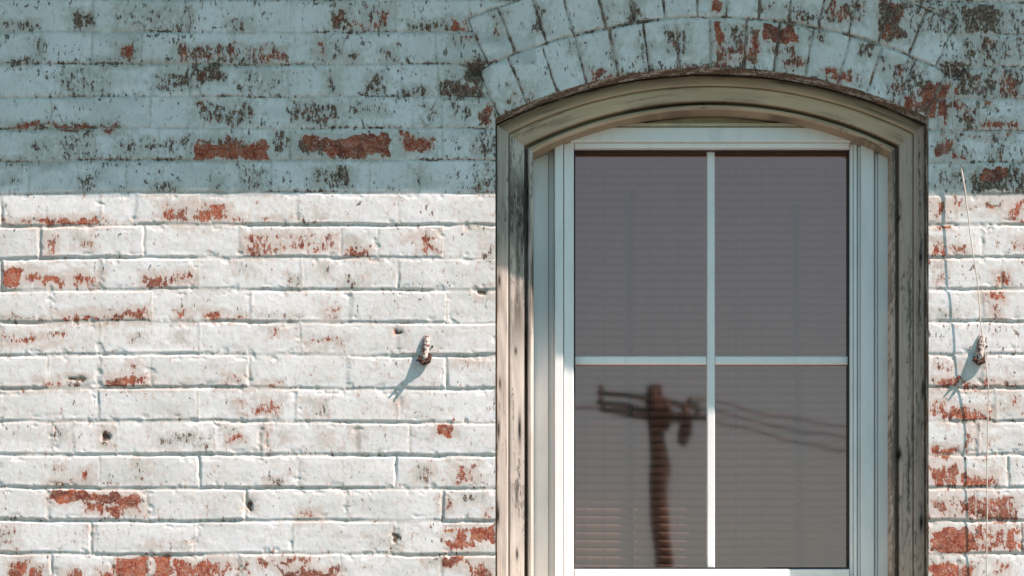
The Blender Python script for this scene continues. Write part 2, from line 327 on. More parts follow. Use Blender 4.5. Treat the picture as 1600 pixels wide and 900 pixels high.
# where the paint is gone: x0, y0, x1, y1, share of bare surface, grime (0 red clay, 1 black dirt)
PEEL = [
 (300,224,352,250,1.0,.12),(330,212,388,236,.72,.55),(350,222,422,250,.98,.2),(300,214,335,228,.5,.5),(428,208,452,246,.5,.7),(458,211,530,243,.85,.42),(505,212,562,243,1.0,.2),(552,210,606,244,1.1,.12),(470,236,600,250,.5,.5),(624,209,676,238,.95,.25),
 (0,32,62,50,.6,.8),(112,18,148,50,.6,.8),(178,8,300,48,.28,.8),(358,30,388,50,.45,.6),(248,30,262,48,.4,.8),
 (524,10,548,46,.65,.5),(548,33,566,47,.8,.3),(570,12,582,46,.6,.5),(584,10,612,47,.6,.45),(638,32,700,48,.6,.6),(698,26,732,49,.95,.2),(706,54,742,66,.7,.4),
 (270,70,372,99,.55,.45),(300,96,352,130,.7,.7),(380,72,445,100,.55,.4),(180,70,208,97,.75,.4),(494,60,506,98,.85,.4),(512,66,530,98,.4,.7),(540,80,562,98,.55,.6),(598,74,622,96,.45,.6),
 (0,94,52,102,.85,.6),(148,95,402,102,.65,.6),(50,62,66,98,.4,.7),
 (95,105,172,150,.24,.8),(244,106,312,140,.42,.7),(511,112,526,148,.75,.7),(570,112,604,148,.38,.9),(625,134,672,152,.45,.8),(370,112,440,150,.2,.8),
 (686,128,760,156,.85,.75),(722,92,762,132,.8,1.0),(700,156,745,190,.3,.8),(750,156,772,196,.75,.35),(690,105,722,150,.3,.9),
 (300,156,395,196,.40,.6),(452,158,532,196,.48,.6),(550,160,600,180,.3,.8),(655,160,690,195,.3,.7),(8,192,62,203,.8,.35),(68,192,132,206,.85,.35),(158,194,190,212,.7,.35),(128,200,142,222,.7,.7),
 (98,210,150,247,.38,.8),(178,212,292,242,.28,.7),(40,215,95,245,.22,.9),(0,250,100,262,.4,.8),(100,246,296,254,.45,.8),(290,208,300,250,.5,.6),
 (490,262,552,292,.62,.8),(330,284,348,300,.55,.8),(372,260,420,302,.28,.8),(648,262,660,292,.35,.8),(740,280,772,302,.5,.7),(8,268,30,285,.5,.9),(238,285,280,302,.4,.8),(120,270,150,300,.25,.8),
 (762,196,776,300,.35,.6),(736,205,770,250,.3,.6),(735,250,770,280,.2,.6),
 # arch
 (1114,0,1132,16,1.0,.2),(1114,32,1132,68,1.0,.3),(1138,40,1164,90,.6,.5),(1162,38,1188,98,.85,.35),(1194,38,1248,68,1.1,.1),(1200,68,1242,80,.5,.4),(1228,66,1244,100,.8,.3),
 (1040,40,1078,84,.55,.7),(1110,70,1160,100,.55,.4),(1260,40,1300,70,.25,.7),(1290,0,1350,40,.5,.5),(1340,62,1368,92,.65,.8),(1372,88,1386,112,.5,.6),
 (1368,0,1418,66,.85,.55),(1420,0,1500,56,.38,.8),(1386,96,1450,175,.38,.6),(1410,150,1455,186,.75,.3),(1440,125,1482,186,.95,.25),
 (980,0,1000,30,.6,.7),(1180,0,1215,20,.4,.6),(1220,5,1300,35,.3,.6),(935,0,960,40,.25,.8),(770,20,785,60,.6,.6),(835,10,850,55,.55,.7),(845,40,860,55,.5,.8),(890,68,910,85,.5,.6),(785,130,840,175,.35,.5),(910,95,920,130,.35,.6),(955,60,968,115,.4,.6),(1000,70,1015,110,.4,.6),(1060,100,1110,112,.5,.3),(920,112,975,130,.7,.25),
 (1215,90,1260,112,.6,.3),(1285,110,1330,130,.7,.2),(1330,110,1360,140,.3,.6),
 # right strip, upper
 (1500,10,1572,50,.7,.85),(1575,10,1600,50,.35,.8),(1500,55,1528,98,.4,.7),(1530,55,1558,100,.65,.6),(1560,60,1600,98,.45,.6),
 (1472,96,1510,124,.9,1.0),(1485,108,1560,156,.62,.55),(1560,110,1600,156,.55,.5),(1464,158,1505,172,.75,.3),(1464,172,1480,205,.55,.4),(1495,165,1530,205,.6,.5),(1530,156,1550,170,.7,.4),(1530,190,1600,206,.7,.4),
 (1464,209,1582,218,.62,.4),(1464,222,1492,252,.9,.2),(1492,240,1512,252,.7,.5),(1540,212,1570,250,.35,.6),(1455,262,1520,296,.32,.7),
 (1532,262,1574,282,1.1,.15),(1520,262,1600,302,.65,.75),
 # right strip, sunlit
 (1454,312,1476,336,.8,.2),(1486,312,1508,328,.75,.25),(1538,314,1566,330,.6,.5),(1576,312,1600,350,.65,.15),(1456,342,1488,354,.85,.4),
 (1454,372,1476,405,.85,.25),(1476,382,1512,402,.5,.3),(1588,372,1600,388,.6,.2),(1455,412,1480,450,.25,.3),(1556,426,1578,450,.6,.2),(1535,456,1572,474,.75,.15),(1546,476,1562,502,.4,.2),(1465,480,1490,505,.3,.7),
 (1454,560,1500,580,.3,.4),(1454,590,1502,610,.95,.2),(1500,594,1600,612,.5,.3),(1454,624,1490,650,.5,.2),(1470,636,1552,661,.7,.15),(1570,620,1600,640,.25,.2),
 (1454,696,1502,716,.75,.35),(1510,670,1530,715,.35,.3),(1454,724,1500,762,.78,.1),(1500,738,1554,764,.75,.1),(1454,776,1500,816,.5,.15),(1500,776,1590,816,.62,.15),
 (1452,828,1522,864,1.0,.1),(1520,820,1570,862,.5,.2),(1570,824,1600,862,.75,.15),(1452,880,1522,912,.85,.15),(1552,880,1578,898,.65,.2),(1454,866,1480,880,.5,.8),
 # left, sunlit
 (250,318,300,350,.62,.1),(305,316,358,348,.66,.1),(0,341,100,353,.6,.45),(60,338,165,354,.72,.35),(170,346,300,354,.4,.6),(400,335,500,352,.22,.5),(350,335,395,352,.3,.3),
 (372,364,452,402,.44,.15),(452,364,534,396,.36,.15),(66,365,90,402,.45,.3),(118,365,145,388,.38,.4),(538,386,576,404,.85,.3),(546,372,560,392,.6,.6),(656,362,684,393,.8,.05),(636,368,660,376,.55,.3),(730,350,768,360,.75,.8),(755,370,770,405,.4,.7),
 (4,416,36,449,1.0,.02),(40,418,66,440,.8,.05),(62,430,98,449,.85,.05),(108,426,156,446,.72,.05),(222,428,262,450,.68,.1),(262,424,302,442,.45,.2),(500,412,516,434,.5,.8),(365,412,400,430,.28,.8),(450,424,475,455,.35,.8),(535,430,565,450,.3,.9),(745,446,770,466,.6,.9),
 (88,488,232,504,.70,.25),(0,496,80,505,.55,.6),(210,482,228,502,.8,.05),(276,482,296,503,.7,.1),(315,484,345,502,.62,.15),(345,488,390,504,.45,.2),(505,480,530,504,.45,.4),(400,490,470,504,.3,.6),
 (0,516,102,540,.34,.4),(420,510,450,530,.36,.3),(460,525,545,545,.25,.4),(200,520,225,535,.35,.6),(275,518,290,532,.4,.5),
 (168,586,232,604,.9,.15),(196,566,212,590,.6,.2),(60,590,92,604,.5,.3),(100,588,135,606,.6,.9),(352,586,380,600,.52,.3),(412,595,440,606,.5,.3),(618,515,630,525,.6,.9),(710,560,765,572,.38,.3),
 (398,622,436,655,.38,.1),(365,622,400,655,.22,.3),(478,625,510,655,.3,.7),(620,618,632,645,.35,.4),
 (156,668,174,698,.75,.6),(240,676,332,702,.34,.9),(356,676,382,692,.72,.25),(684,666,710,680,1.0,.1),(410,665,420,700,.6,.2),(435,675,455,690,.35,.5),(80,665,110,695,.3,.6),(495,668,520,700,.25,.5),(552,665,560,700,.5,.4),(345,662,375,672,.4,.9),
 (122,732,146,757,.78,.1),(74,749,114,757,.55,.3),(208,715,225,760,.3,.7),(708,722,746,757,.52,.4),(648,728,675,753,.42,.7),(80,725,110,745,.25,.5),(420,750,440,760,.6,.8),
 (78,768,180,786,1.05,.02),(136,784,192,803,.85,.3),(172,768,224,802,.95,.05),(470,798,502,811,.7,.2),(686,772,702,798,.7,.1),(716,768,764,790,.38,.9),(752,795,768,812,.6,.5),(384,775,400,800,.6,.8),
 (698,822,768,836,.85,.08),(708,822,730,858,.95,.1),(700,845,748,862,.9,.3),(738,820,768,845,1.0,.05),(0,820,32,860,.28,.5),(228,843,250,852,.5,.3),(608,832,624,866,.6,.9),(575,838,612,860,.22,.8),(138,820,148,840,.5,.4),(280,850,300,862,.5,.6),
 (14,872,48,912,.9,.05),(45,884,76,912,.7,.1),(178,870,232,912,1.0,.05),(236,870,272,912,1.0,.12),(272,874,342,912,.85,.1),(342,874,388,898,.5,.2),(96,892,128,912,.7,.1),(150,888,180,912,.8,.05),
 (398,870,442,890,.45,.1),(444,872,486,886,.55,.1),(436,888,532,912,.8,.15),(695,866,734,888,.9,.08),(730,872,768,912,.62,.15),(668,868,700,885,.3,.6),(0,604,300,610,.5,.5),(340,602,400,610,.5,.5)]
HOLES = [(740, 105, 15, 10, .016), (745, 112, 7, 6, .010), (1491, 112, 15, 9, .015), (166, 684, 6, 6, .006), (617, 838, 6, 9, .004), (390, 790, 4, 8, .004), (621, 519, 6, 4, .003),
         (752, 457, 8, 4, .004), (117, 592, 14, 4, .003), (730, 145, 28, 8, .004)]

def wall_fields(px, py, fine=True):
    wx = px + 3.0 * (fbm(px / 60, py / 60, 11, 2) - .5) + 2.6 * (fbm(px / 14, py / 14, 12, 2) - .5)
    wy = py + 5.0 * (fbm(px / 230, py / 300, 13, 2) - .5) + 3.2 * (fbm(px / 26, py / 30, 14, 2) - .5) - 3.0 * sm(1200, 1500, px) * (py < 320)
    r = np.clip(np.searchsorted(BND, wy) - 1, 0, len(BND) - 2)
    dt = wy - BND[r]; db = BND[r + 1] - wy
    dl = np.full(px.shape, 1e3); dr = np.full(px.shape, 1e3); jid = np.zeros(px.shape)
    for q in np.unique(r):
        m = r == q; J = joints(int(q)); x = wx[m]
        k = np.clip(np.searchsorted(J, x) - 1, 0, len(J) - 2)
        dl[m] = x - J[k]; dr[m] = J[k + 1] - x; jid[m] = k
    bid = _hash(jid, r, 5)
    # segmental arch of two rings of headers
    ax = wx - AC[0]; ay = AC[1] - wy
    rad = np.hypot(ax, ay); ang = np.arctan2(ax, ay)
    ring1 = (rad < R1) & (np.abs(ang) < A1) & (rad > R0 - 60) & (py < 400)
    ring2 = (rad >= R1) & (rad < R2) & (np.abs(ang) < A2)
    arch = ring1 | ring2
    da = np.where(rad < R1, (np.abs(ang) - A1) * rad, np.where(rad < R2, (np.abs(ang) - A2) * rad, np.hypot(np.maximum(rad - R2, 0), np.maximum((np.abs(ang) - A2) * rad, 0))))
    da = np.where((py < 400) & ~arch, da, 1e3)
    for m, J, ra, rb in ((ring1, AJ1, R0 - 4, R1), (ring2, AJ2, R1, R2)):
        if not m.any(): continue
        a = ang[m]; k = np.clip(np.searchsorted(J, a) - 1, 0, len(J) - 2)
        dl[m] = (a - J[k]) * rad[m]; dr[m] = (J[k + 1] - a) * rad[m]
        dt[m] = rb - rad[m]; db[m] = rad[m] - ra
        bid[m] = _hash(k + 100 * (ra > R0), k * 0 + 3, 77)
    ds = np.minimum(dl, dr)
    jv = 1.7 + 1.8 * vn(px / 40, py / 40, 21)
    sdist = np.minimum(np.minimum(dt, db) - 3.0, np.minimum(ds - jv, np.abs(da) - 3.5))
    face = sm(-2.0, 1.2, sdist)
    joint = 1 - sm(-3.0, .5, sdist)
    # joint depth: partly filled with paint, deeper in places
    jd = .0015 + .0024 * sm(.35, .75, fbm(px / 90, py / 26, 31, 2)) + .0007 * (bid - .5)
    jd = np.where(arch, jd + .0034, jd); jv = np.where(arch, 3.4 + 2.2 * vn(px / 18, py / 18, 22), jv)
    vert = (ds - jv) < (np.minimum(dt, db) - 3.0)
    jd = jd * np.where(vert & ~arch, (.15 + .95 * sm(.5, .78, vn(px / 50, r * 3.3, 37))), 1.0)
    h = -jd * (1 - face)
    edge = sm(0, 14, sdist)
    h += -.0003 * (1 - edge) * face
    h += (bid - .5) * .0018 * face
    b2 = _hash(jid + 31, r + 17, 9)
    h += face * ((b2 - .5) * .0022) * (db / 50.0 - .5) * np.where(arch, .3, 1)
    # droop of mortar and paint under each brick: a small lip
    h += .0006 * np.exp(-((db - 5) / 3.5) ** 2) * face * sm(.4, .7, vn(px / 35, r * 7.7, 41))
    h += .0010 * (fbm(px / 34, py / 20, 51, 3) - .5) + .0004 * (fbm(px / 6, py / 6, 52, 2) - .5)
    h += .004 * (fbm(px / 500, py / 500, 53, 2) - .5)
    # drips and chips on the lower edge
    chip = sm(.62, .78, fbm(px / 13, py / 11, 61, 2)) * (1 - sm(2, 9, sdist))
    h -= .0014 * chip
    hole = np.zeros(px.shape)
    for (hx, hy, rx, ry, dep) in HOLES:
        q = ((px - hx + 6 * (vn(px / 7, py / 7, 71) - .5)) / rx) ** 2 + ((py - hy + 6 * (vn(px / 7, py / 7, 72) - .5)) / ry) ** 2
        e = np.exp(-q ** 1.5); h -= dep * e; hole = np.maximum(hole, e)
    # peel field
    ex = px + 30 * (fbm(px / 24, py / 20, 81, 4) - .5); ey = py + 24 * (fbm(px / 20, py / 22, 82, 4) - .5)
    upper = 1 - sm(298, 306, py)
    clus = sm(.45, .75, fbm(px / 95, py / 45, 83, 3))
    base = -.34 + .26 * clus + .09 * upper + .10 * sm(1420, 1470, px)
    base = base + (.20 * clus + .05) * np.exp(-np.maximum(db, 0) / 7.0)
    base = base + upper * .10 * np.exp(-np.abs(sdist) / 3.0)
    base = np.where(arch, base + .30 * joint * sm(.3, .6, vn(px / 30, py / 30, 85)), base)
    inner = np.exp(-np.abs(rad - R0) / 7.0) * (np.abs(ang) < A1 + .01) * (py < 300)
    base = base + inner * (.35 + .35 * vn(px / 25, py / 60, 86))
    edgex = np.exp(-np.minimum(np.abs(px - 773), np.abs(px - 1452)) / 4.0) * (py > 180) * (py < 1000)
    base = base + edgex * .25 * sm(.4, .7, vn(px / 10, py / 18, 87))
    outf = (px < -20) | (px > 1620) | (py > 915) | (py < -20)
    rb_ = _hash(jid + 3, r + 8, 90)
    base = np.where(outf & (rb_ > .88), base + .75, base)
    peel = base.copy(); grime_shade = .25 + .5 * upper + .15 * vn(px / 70, py / 40, 91) - .1 * (px > 1440)
    for (x0, y0, x1, y1, d, g) in PEEL:
        if px.max() < x0 - 20 or px.min() > x1 + 20: continue
        sx = np.minimum(ex - x0, x1 - ex); sy = np.minimum(ey - y0, y1 - ey)
        k = sm(-8, 10, np.minimum(sx, sy)) if d < 1 else sm(-4, 5, np.minimum(sx, sy))
        tgt = .12 + .84 * d
        newp = base + (tgt - base) * k
        up = newp > peel
        grime_shade = np.where(up & (k > .4), np.clip(g + .07 * upper, 0, 1), grime_shade); peel = np.maximum(peel, newp)  # bare clay painted darker within the eave's shade, on top of grime
    peel = np.where(joint > .5, peel - .22 * (~arch) * (peel > .3), peel)
    # soft edge where paint survives along the arris
    peel = np.maximum(peel, hole * 1.3 - .2); grime_shade = np.maximum(grime_shade, hole * 1.1)
    fleck = upper * (.05 + .95 * sm(.42, .66, fbm(px / 55, py / 28, 101, 3))) * np.where(arch, .6, 1) + (1 - upper) * (.05 + .55 * sm(.55, .75, fbm(px / 60, py / 30, 102, 3)))
    fleck = fleck + .5 * (px > 1440) * vn(px / 40, py / 30, 103)
    f2 = _hash(jid + 9, r + 2, 33)
    film = sm(.80, .95, f2) * sm(.3, .6, fbm(px / 40, py / 25, 104, 3)) * (.35 + .65 * upper) + .5 * sm(.62, .8, fbm(px / 55, py / 22, 105, 3))
    low = np.exp(-np.maximum(db, 0) / 4.5) * sm(.48, .60, fbm(px / 85, r * 5.1, 106, 2))
    peel = np.maximum(peel, np.where(arch, -1, low * (.30 + .42 * upper)))
    grime_shade = np.where((low > .4) & (grime_shade < .6), .45 + .25 * (1 - upper), grime_shade)
    aj = joint * arch * sm(.22, .45, vn(px / 26, py / 26, 107)) * (ds < 10)
    peel = np.maximum(peel, aj * .86); grime_shade = np.where(aj > .4, .30 + .35 * vn(px / 9, py / 9, 108), grime_shade)
    hp = np.zeros(px.shape); e2x = px + 14 * (fbm(px / 30, py / 30, 120, 3) - .5); e2y = py + 10 * (fbm(px / 24, py / 24, 121, 3) - .5)
    for (x0, y0, x1, y1, d, g) in PEEL:
        if px.max() < x0 - 40 or px.min() > x1 + 40: continue
        hp = np.maximum(hp, min(1, .3 + d) * sm(-20, 6, np.minimum(np.minimum(e2x - x0, x1 - e2x), 1.6 * np.minimum(e2y - y0, y1 - e2y))))
    halo = np.clip(hp + .36 * sm(.50, .80, fbm(px / 42, py / 18, 123, 4)), 0, 1)
    return h, peel, grime_shade, joint, bid, arch, fleck, film, halo

def grid_faces(nx, ny, keep=None):
    i, j = np.meshgrid(np.arange(nx - 1), np.arange(ny - 1)); a = j * nx + i
    q = np.stack([a, a + nx, a + nx + 1, a + 1], -1)
    if keep is not None: return q[keep]
    return q.reshape(-1, 4)

def np_mesh(name, co, faces, mat, parent, attrs):
    used = np.zeros(len(co), bool); used[faces.ravel()] = True
    remap = np.cumsum(used) - 1; co = co[used]; faces = remap[faces]
    me = bpy.data.meshes.new(name)
    me.vertices.add(len(co)); me.vertices.foreach_set('co', co.astype(np.float32).ravel())
    me.loops.add(faces.size); me.loops.foreach_set('vertex_index', faces.astype(np.int32).ravel())
    me.polygons.add(len(faces)); me.polygons.foreach_set('loop_start', np.arange(0, faces.size, 4, dtype=np.int32))
    me.polygons.foreach_set('loop_total', np.full(len(faces), 4, np.int32))
    me.update(calc_edges=True); me.validate()
    me.polygons.foreach_set('use_smooth', np.ones(len(me.polygons), bool))
    for k, v in attrs.items():
        at = me.attributes.new(k, 'FLOAT', 'POINT'); at.data.foreach_set('value', v[used].astype(np.float32).ravel())
    me.materials.append(mat)
    o = bpy.data.objects.new(name, me); col.objects.link(o); o.parent = parent
    return o

# ---------------------------------------------------------------- ground, pavement, road
def sheet(name, x0, x1, y0, y1, z, mat, nx=1, ny=1):
    v = [(x0 + (x1 - x0) * i / nx, y0 + (y1 - y0) * j / ny, z) for j in range(ny + 1) for i in range(nx + 1)]
    f = [(j * (nx + 1) + i, j * (nx + 1) + i + 1, (j + 1) * (nx + 1) + i + 1, (j + 1) * (nx + 1) + i) for j in range(ny) for i in range(nx)]
    o = mesh_obj(name, v, f, mat); o['kind'] = 'structure'; return o
sheet('ground', -900, 900, -900, 900, -.16, M_GRASSY)
b = MB(); b.box(-60, 60, -5.0, -.02, -.15, 0); b.box(-60, 60, -5.15, -5.003, -.15, .004, .0)
o = b.build('pavement', M_PAVE); o['kind'] = 'structure'
sheet('road', -200, 200, -13.5, -5.15, -.145, M_ASPH)

# ---------------------------------------------------------------- the house
house = thing('brick_house', 'old brick house front with peeling white paint round an arched window', 'house')

XL, XR, YT, YB_ = -150.0, 1750.0, -120.0, 1020.0
OPL, OPR, OPB = 774.0, 1451.0, 936.0
def arch_y(px):
    x = np.clip(px, OPL, OPR) - AC[0]
    return AC[1] - np.sqrt(R0 ** 2 - x ** 2)
STEP = 1.55
xs = np.concatenate([np.linspace(XL, OPL, int((OPL - XL) / STEP)), np.linspace(OPL, OPR, int((OPR - OPL) / STEP))[1:], np.linspace(OPR, XR, int((XR - OPR) / STEP))[1:]])
ya = arch_y(xs)
K1 = int(270 / STEP); K2 = int((OPB - 160) / STEP); K3 = int((YB_ - OPB) / STEP)
t1 = np.linspace(0, 1, K1 + 1)[:, None]; t2 = np.linspace(0, 1, K2 + 1)[1:, None]; t3 = np.linspace(0, 1, K3 + 1)[1:, None]
py = np.concatenate([YT + (ya[None] - YT) * t1, ya[None] + (OPB - ya[None]) * t2, OPB + (YB_ - OPB) * t3 + 0 * ya[None]])
px = np.broadcast_to(xs[None], py.shape).copy()
h, peel, grime_shade, joint, bid, arch, fleck, film, halo = wall_fields(px, py)
co = np.stack([(px - 800) * S, -h, ZM - (py - 450) * S], -1)
ny, nx = px.shape
jj, ii = np.meshgrid(np.arange(ny - 1), np.arange(nx - 1), indexing='ij')
xc = (xs[:-1] + xs[1:])[None] / 2
openm = (jj >= K1) & (jj < K1 + K2) & (xc > OPL) & (xc < OPR)
am = arch[:-1, :-1] & ~openm
attrs = {'peel': peel.ravel(), 'grime_shade': grime_shade.ravel(), 'joint': joint.ravel(), 'tone': bid.ravel(), 'fleck': fleck.ravel(), 'film': film.ravel(), 'halo': halo.ravel()}
fw = grid_faces(nx, ny, (~openm & ~am)); fa = grid_faces(nx, ny, am)
cof = co.reshape(-1, 3)
wall = np_mesh('wall', cof, fw, M_BRICK, house, attrs)
archo = np_mesh('window_arch', cof, fa, M_BRICK, house, attrs)
archo['label'] = 'segmental arch of two rings of upright painted bricks over the window'

# brick reveal inside the opening
iL = int(np.argmin(np.abs(xs - OPL))); iR = int(np.argmin(np.abs(xs - OPR)))
loop = [(j, iL) for j in range(K1 + K2, K1, -1)] + [(K1, i) for i in range(iL, iR + 1)] + [(j, iR) for j in range(K1 + 1, K1 + K2 + 1)] + [(K1 + K2, i) for i in range(iR - 1, iL - 1, -1)]
ND = 12; ring = []; ra = {k: [] for k in attrs}
for dk in range(ND + 1):
    t = dk / ND
    for n_, (j, i) in enumerate(loop):
        c = co[j, i]; y = c[1] + (.15 - c[1]) * t
        ring.append((c[0], y, c[2]))
        ra['peel'].append(.62 + .22 * math.sin(n_ * .11 + dk)); ra['grime_shade'].append(.8); ra['fleck'].append(1); ra['film'].append(.8); ra['halo'].append(.8); ra['joint'].append(.3); ra['tone'].append(bid[j, i])  # high peel and grime values keep the whole reveal dark
nl = len(loop)
rf = np.array([(d * nl + a, (d + 1) * nl + a, (d + 1) * nl + a + 1, d * nl + a + 1) for d in range(ND) for a in range(nl - 1)])
reveal = np_mesh('window_reveal', np.array(ring), rf, M_BRICK, house, {k: np.array(v) for k, v in ra.items()})

# the rest of the front, out of the picture: one mesh, coarser
EAVEY = -290.0
GY = 450 + ZM / S
cos_, fs_, at_ = [], [], {k: [] for k in attrs}; off = 0
for (x0, x1, y0, y1) in ((-3300, XL, EAVEY, GY), (XR, 4900, EAVEY, GY), (XL, XR, EAVEY, YT), (XL, XR, YB_, GY)):
    st = 7.0; nx2 = max(3, int((x1 - x0) / st)); ny2 = max(3, int((y1 - y0) / st))
    gx, gy = np.meshgrid(np.linspace(x0, x1, nx2), np.linspace(y0, y1, ny2))
    h2, p2_, g2, j2, b2_, _, k2_, m2_, q2_ = wall_fields(gx, gy)
    cos_.append(np.stack([(gx - 800) * S, -h2, ZM - (gy - 450) * S], -1).reshape(-1, 3)); fs_.append(grid_faces(nx2, ny2) + off); off += nx2 * ny2
    for k, v in (('peel', p2_), ('grime_shade', g2), ('joint', j2), ('tone', b2_), ('fleck', k2_), ('film', m2_), ('halo', q2_)): at_[k].append(v.ravel())
np_mesh('outer_wall', np.concatenate(cos_), np.concatenate(fs_), M_BRICK, house, {k: np.concatenate(v) for k, v in at_.items()})
x0, x1 = (-3300 - 800) * S, (4900 - 800) * S; ze = ZM - (EAVEY - 450) * S
b = MB(); b.box(x0, x0 + .2, .03, 7, 0, ze); b.box(x1 - .2, x1, .03, 7, 0, ze); b.box(x0 + .2, x1 - .2, 6.8, 7, 0, ze)
b.build('side_wall', M_PLAINB, house)
# overhanging eave: its lower front edge throws the straight shadow line across the bricks
OV = (302 - EAVEY) * S / TZ
b = MB(); b.box(x0 - .3, x1 + .3, -OV + .024, .2, ze + .004, ze + .03); b.build('soffit', M_PLAINB, house)
b = MB(); b.box(x0 - .3, x1 + .3, -OV, -OV + .022, ze, ze + .19, .0)
b.build('fascia', M_PLAINB, house)
b = MB(); b.add([(x0 - .35, -OV - .05, ze + .16), (x1 + .35, -OV - .05, ze + .16), (x1 + .35, 3.5, ze + 1.9), (x0 - .35, 3.5, ze + 1.9), (x1 + .35, 7.3, ze + .16), (x0 - .35, 7.3, ze + .16),
                 (x0 - .35, -OV - .05, ze + .195), (x1 + .35, -OV - .05, ze + .195), (x1 + .35, 3.5, ze + 1.95), (x0 - .35, 3.5, ze + 1.95), (x1 + .35, 7.3, ze + .2), (x0 - .35, 7.3, ze + .2)],
                [(0, 3, 2, 1), (3, 5, 4, 2), (6, 7, 8, 9), (9, 8, 10, 11), (0, 1, 7, 6), (4, 5, 11, 10), (0, 6, 9, 3), (3, 9, 11, 5), (1, 2, 8, 7), (2, 4, 10, 8)])
b.build('roof', M_ROOF, house)
# room behind the window
a0 = W(640, 20); a1 = W(1600, 1300)
b = MB(); zt, zb = a0[2], a1[2]; xa, xb = a0[0], a1[0]
b.add([(xa, .14, zb), (xb, .14, zb), (xb, .14, zt), (xa, .14, zt), (xa, 2.6, zb), (xb, 2.6, zb), (xb, 2.6, zt), (xa, 2.6, zt)],
      [(4, 5, 6, 7), (0, 4, 7, 3), (1, 2, 6, 5), (3, 7, 6, 2), (0, 1, 5, 4)])
b.build('interior_wall', M_ROOM, house)

# ---------------------------------------------------------------- weathered wooden casing
casing = bpy.data.objects.new('window_casing', None); col.objects.link(casing); casing.parent = house
casing['label'] = 'weathered moulded wooden casing with curved head'
PROF = [(-.04, .110), (-.03, .066), (.02, .060), (.05, .0575), (.30, .0575), (.325, .059), (.335, .0655), (.36, .067), (.37, .0635), (.39, .0625), (.74, .0665), (.745, .069), (.765, .092), (.83, .094), (.845, .078), (.87, .072), (.92, .0708), (.97, .0735), (.995, .080), (1.0, .15)]
def refine(prof, n=4):
    out = []
    for a, b_ in zip(prof[:-1], prof[1:]):
        m = max(1, int(abs(b_[0] - a[0]) / .03))
        for k in range(m): t = k / m; out.append((a[0] + (b_[0] - a[0]) * t, a[1] + (b_[1] - a[1]) * t))
    return out + [prof[-1]]
PR = refine(PROF)
def casing_piece(name, outer, inner, mat, wearf, soil_shadef, seed, knots=()):
    n = len(outer); m = len(PR); L = [0]
    for i in range(1, n): L.append(L[-1] + math.hypot(outer[i][0] - outer[i - 1][0], outer[i][1] - outer[i - 1][1]))
    v, g, we, so, kn = [], [], [], [], []
    for i in range(n):
        (ox, oy), (ix, iy) = outer[i], inner[i]
        for (u, d) in PR:
            x = ox + (ix - ox) * u; y = oy + (iy - oy) * u
            j = float(fbm(np.array([L[i] / 55]), np.array([u * 8]), seed, 3)[0]) - .5
            dd = d + (.0022 * j if .02 < u < .99 else 0)
            v.append(W(x, y, dd)); g += [L[i] * S, u * .09 + seed * .37, d]
            we.append(wearf(L[i], u, x, y)); so.append(soil_shadef(L[i], u, x, y))
            kk = 0
            for (kx, ky, rx, ry) in knots: kk = max(kk, math.exp(-(((x - kx) / rx) ** 2 + ((y - ky) / ry) ** 2)))
            kn.append(min(1, kk * 1.2))
    f = [(i * m + k, i * m + k + 1, (i + 1) * m + k + 1, (i + 1) * m + k) for i in range(n - 1) for k in range(m - 1)]
    o = mesh_obj(name, v, f, mat, casing, True); me = o.data
    at = me.attributes.new('grain', 'FLOAT_VECTOR', 'POINT'); at.data.foreach_set('vector', g)
    for k, q in (('wear', we), ('soil_shade', so), ('knot', kn)):
        at = me.attributes.new(k, 'FLOAT', 'POINT'); at.data.foreach_set('value', q)
    me.set_sharp_from_angle(angle=math.radians(40)) if hasattr(me, 'set_sharp_from_angle') else None
    return o
def inner_wall_px(px_, py_, d=.075):      # photo pixel at depth d expressed on the wall grid
    q = P(px_, py_, d); return (q[0] / S + 800, 450 + (ZM - q[2]) / S)
IL = inner_wall_px(834, 238); IR = inner_wall_px(1391, 238); IT = inner_wall_px(1112, 172)
hc = (IR[0] - IL[0]) / 2; sg = IL[1] - IT[1]; RI = (hc * hc + sg * sg) / (2 * sg); ICx = (IL[0] + IR[0]) / 2; ICy = IT[1] + RI
yL = float(arch_y(np.array([774.]))[0])
NA = 220; out_, in_ = [], []
a_o = math.asin((OPR - OPL) / 2 / R0); a_i = math.asin(hc / RI)
for i in range(NA + 1):
    t = -1 + 2 * i / NA
    out_.append((AC[0] + .5 + R0 * math.sin(t * a_o), AC[1] - R0 * math.cos(t * a_o)))
    in_.append((ICx + RI * math.sin(t * a_i), ICy - RI * math.cos(t * a_i)))
def groove(u): return 1.0 if (.75 < u < .84) else (.6 if .325 < u < .365 else 0)  # weight of the shade painted into the moulding grooves
casing_piece('arched_head', out_, in_, M_WOODA, lambda L, u, x, y: .10 * (u < .1) + .08 * (.37 < u < .7),
             lambda L, u, x, y: min(1, .5 * groove(u) + (.6 if u < .06 else 0) + .4 * float(sm(.5, .85, fbm(np.array([L / 80]), np.array([u * 13]), 18, 3)[0])) + .35 * (u > .97) + .85 * max(0, 1 - u / .36) * (.5 + float(fbm(np.array([L / 60]), np.array([u * 9]), 8, 3)[0]))), 1)
NJ = 150
def jamb(ox, oy, ix, iy, ye=930): return [(ox, oy + (ye - oy) * i / NJ) for i in range(NJ + 1)], [(ix, iy + (ye - iy) * i / NJ) for i in range(NJ + 1)]
o_, i_ = jamb(*out_[0], *in_[0])
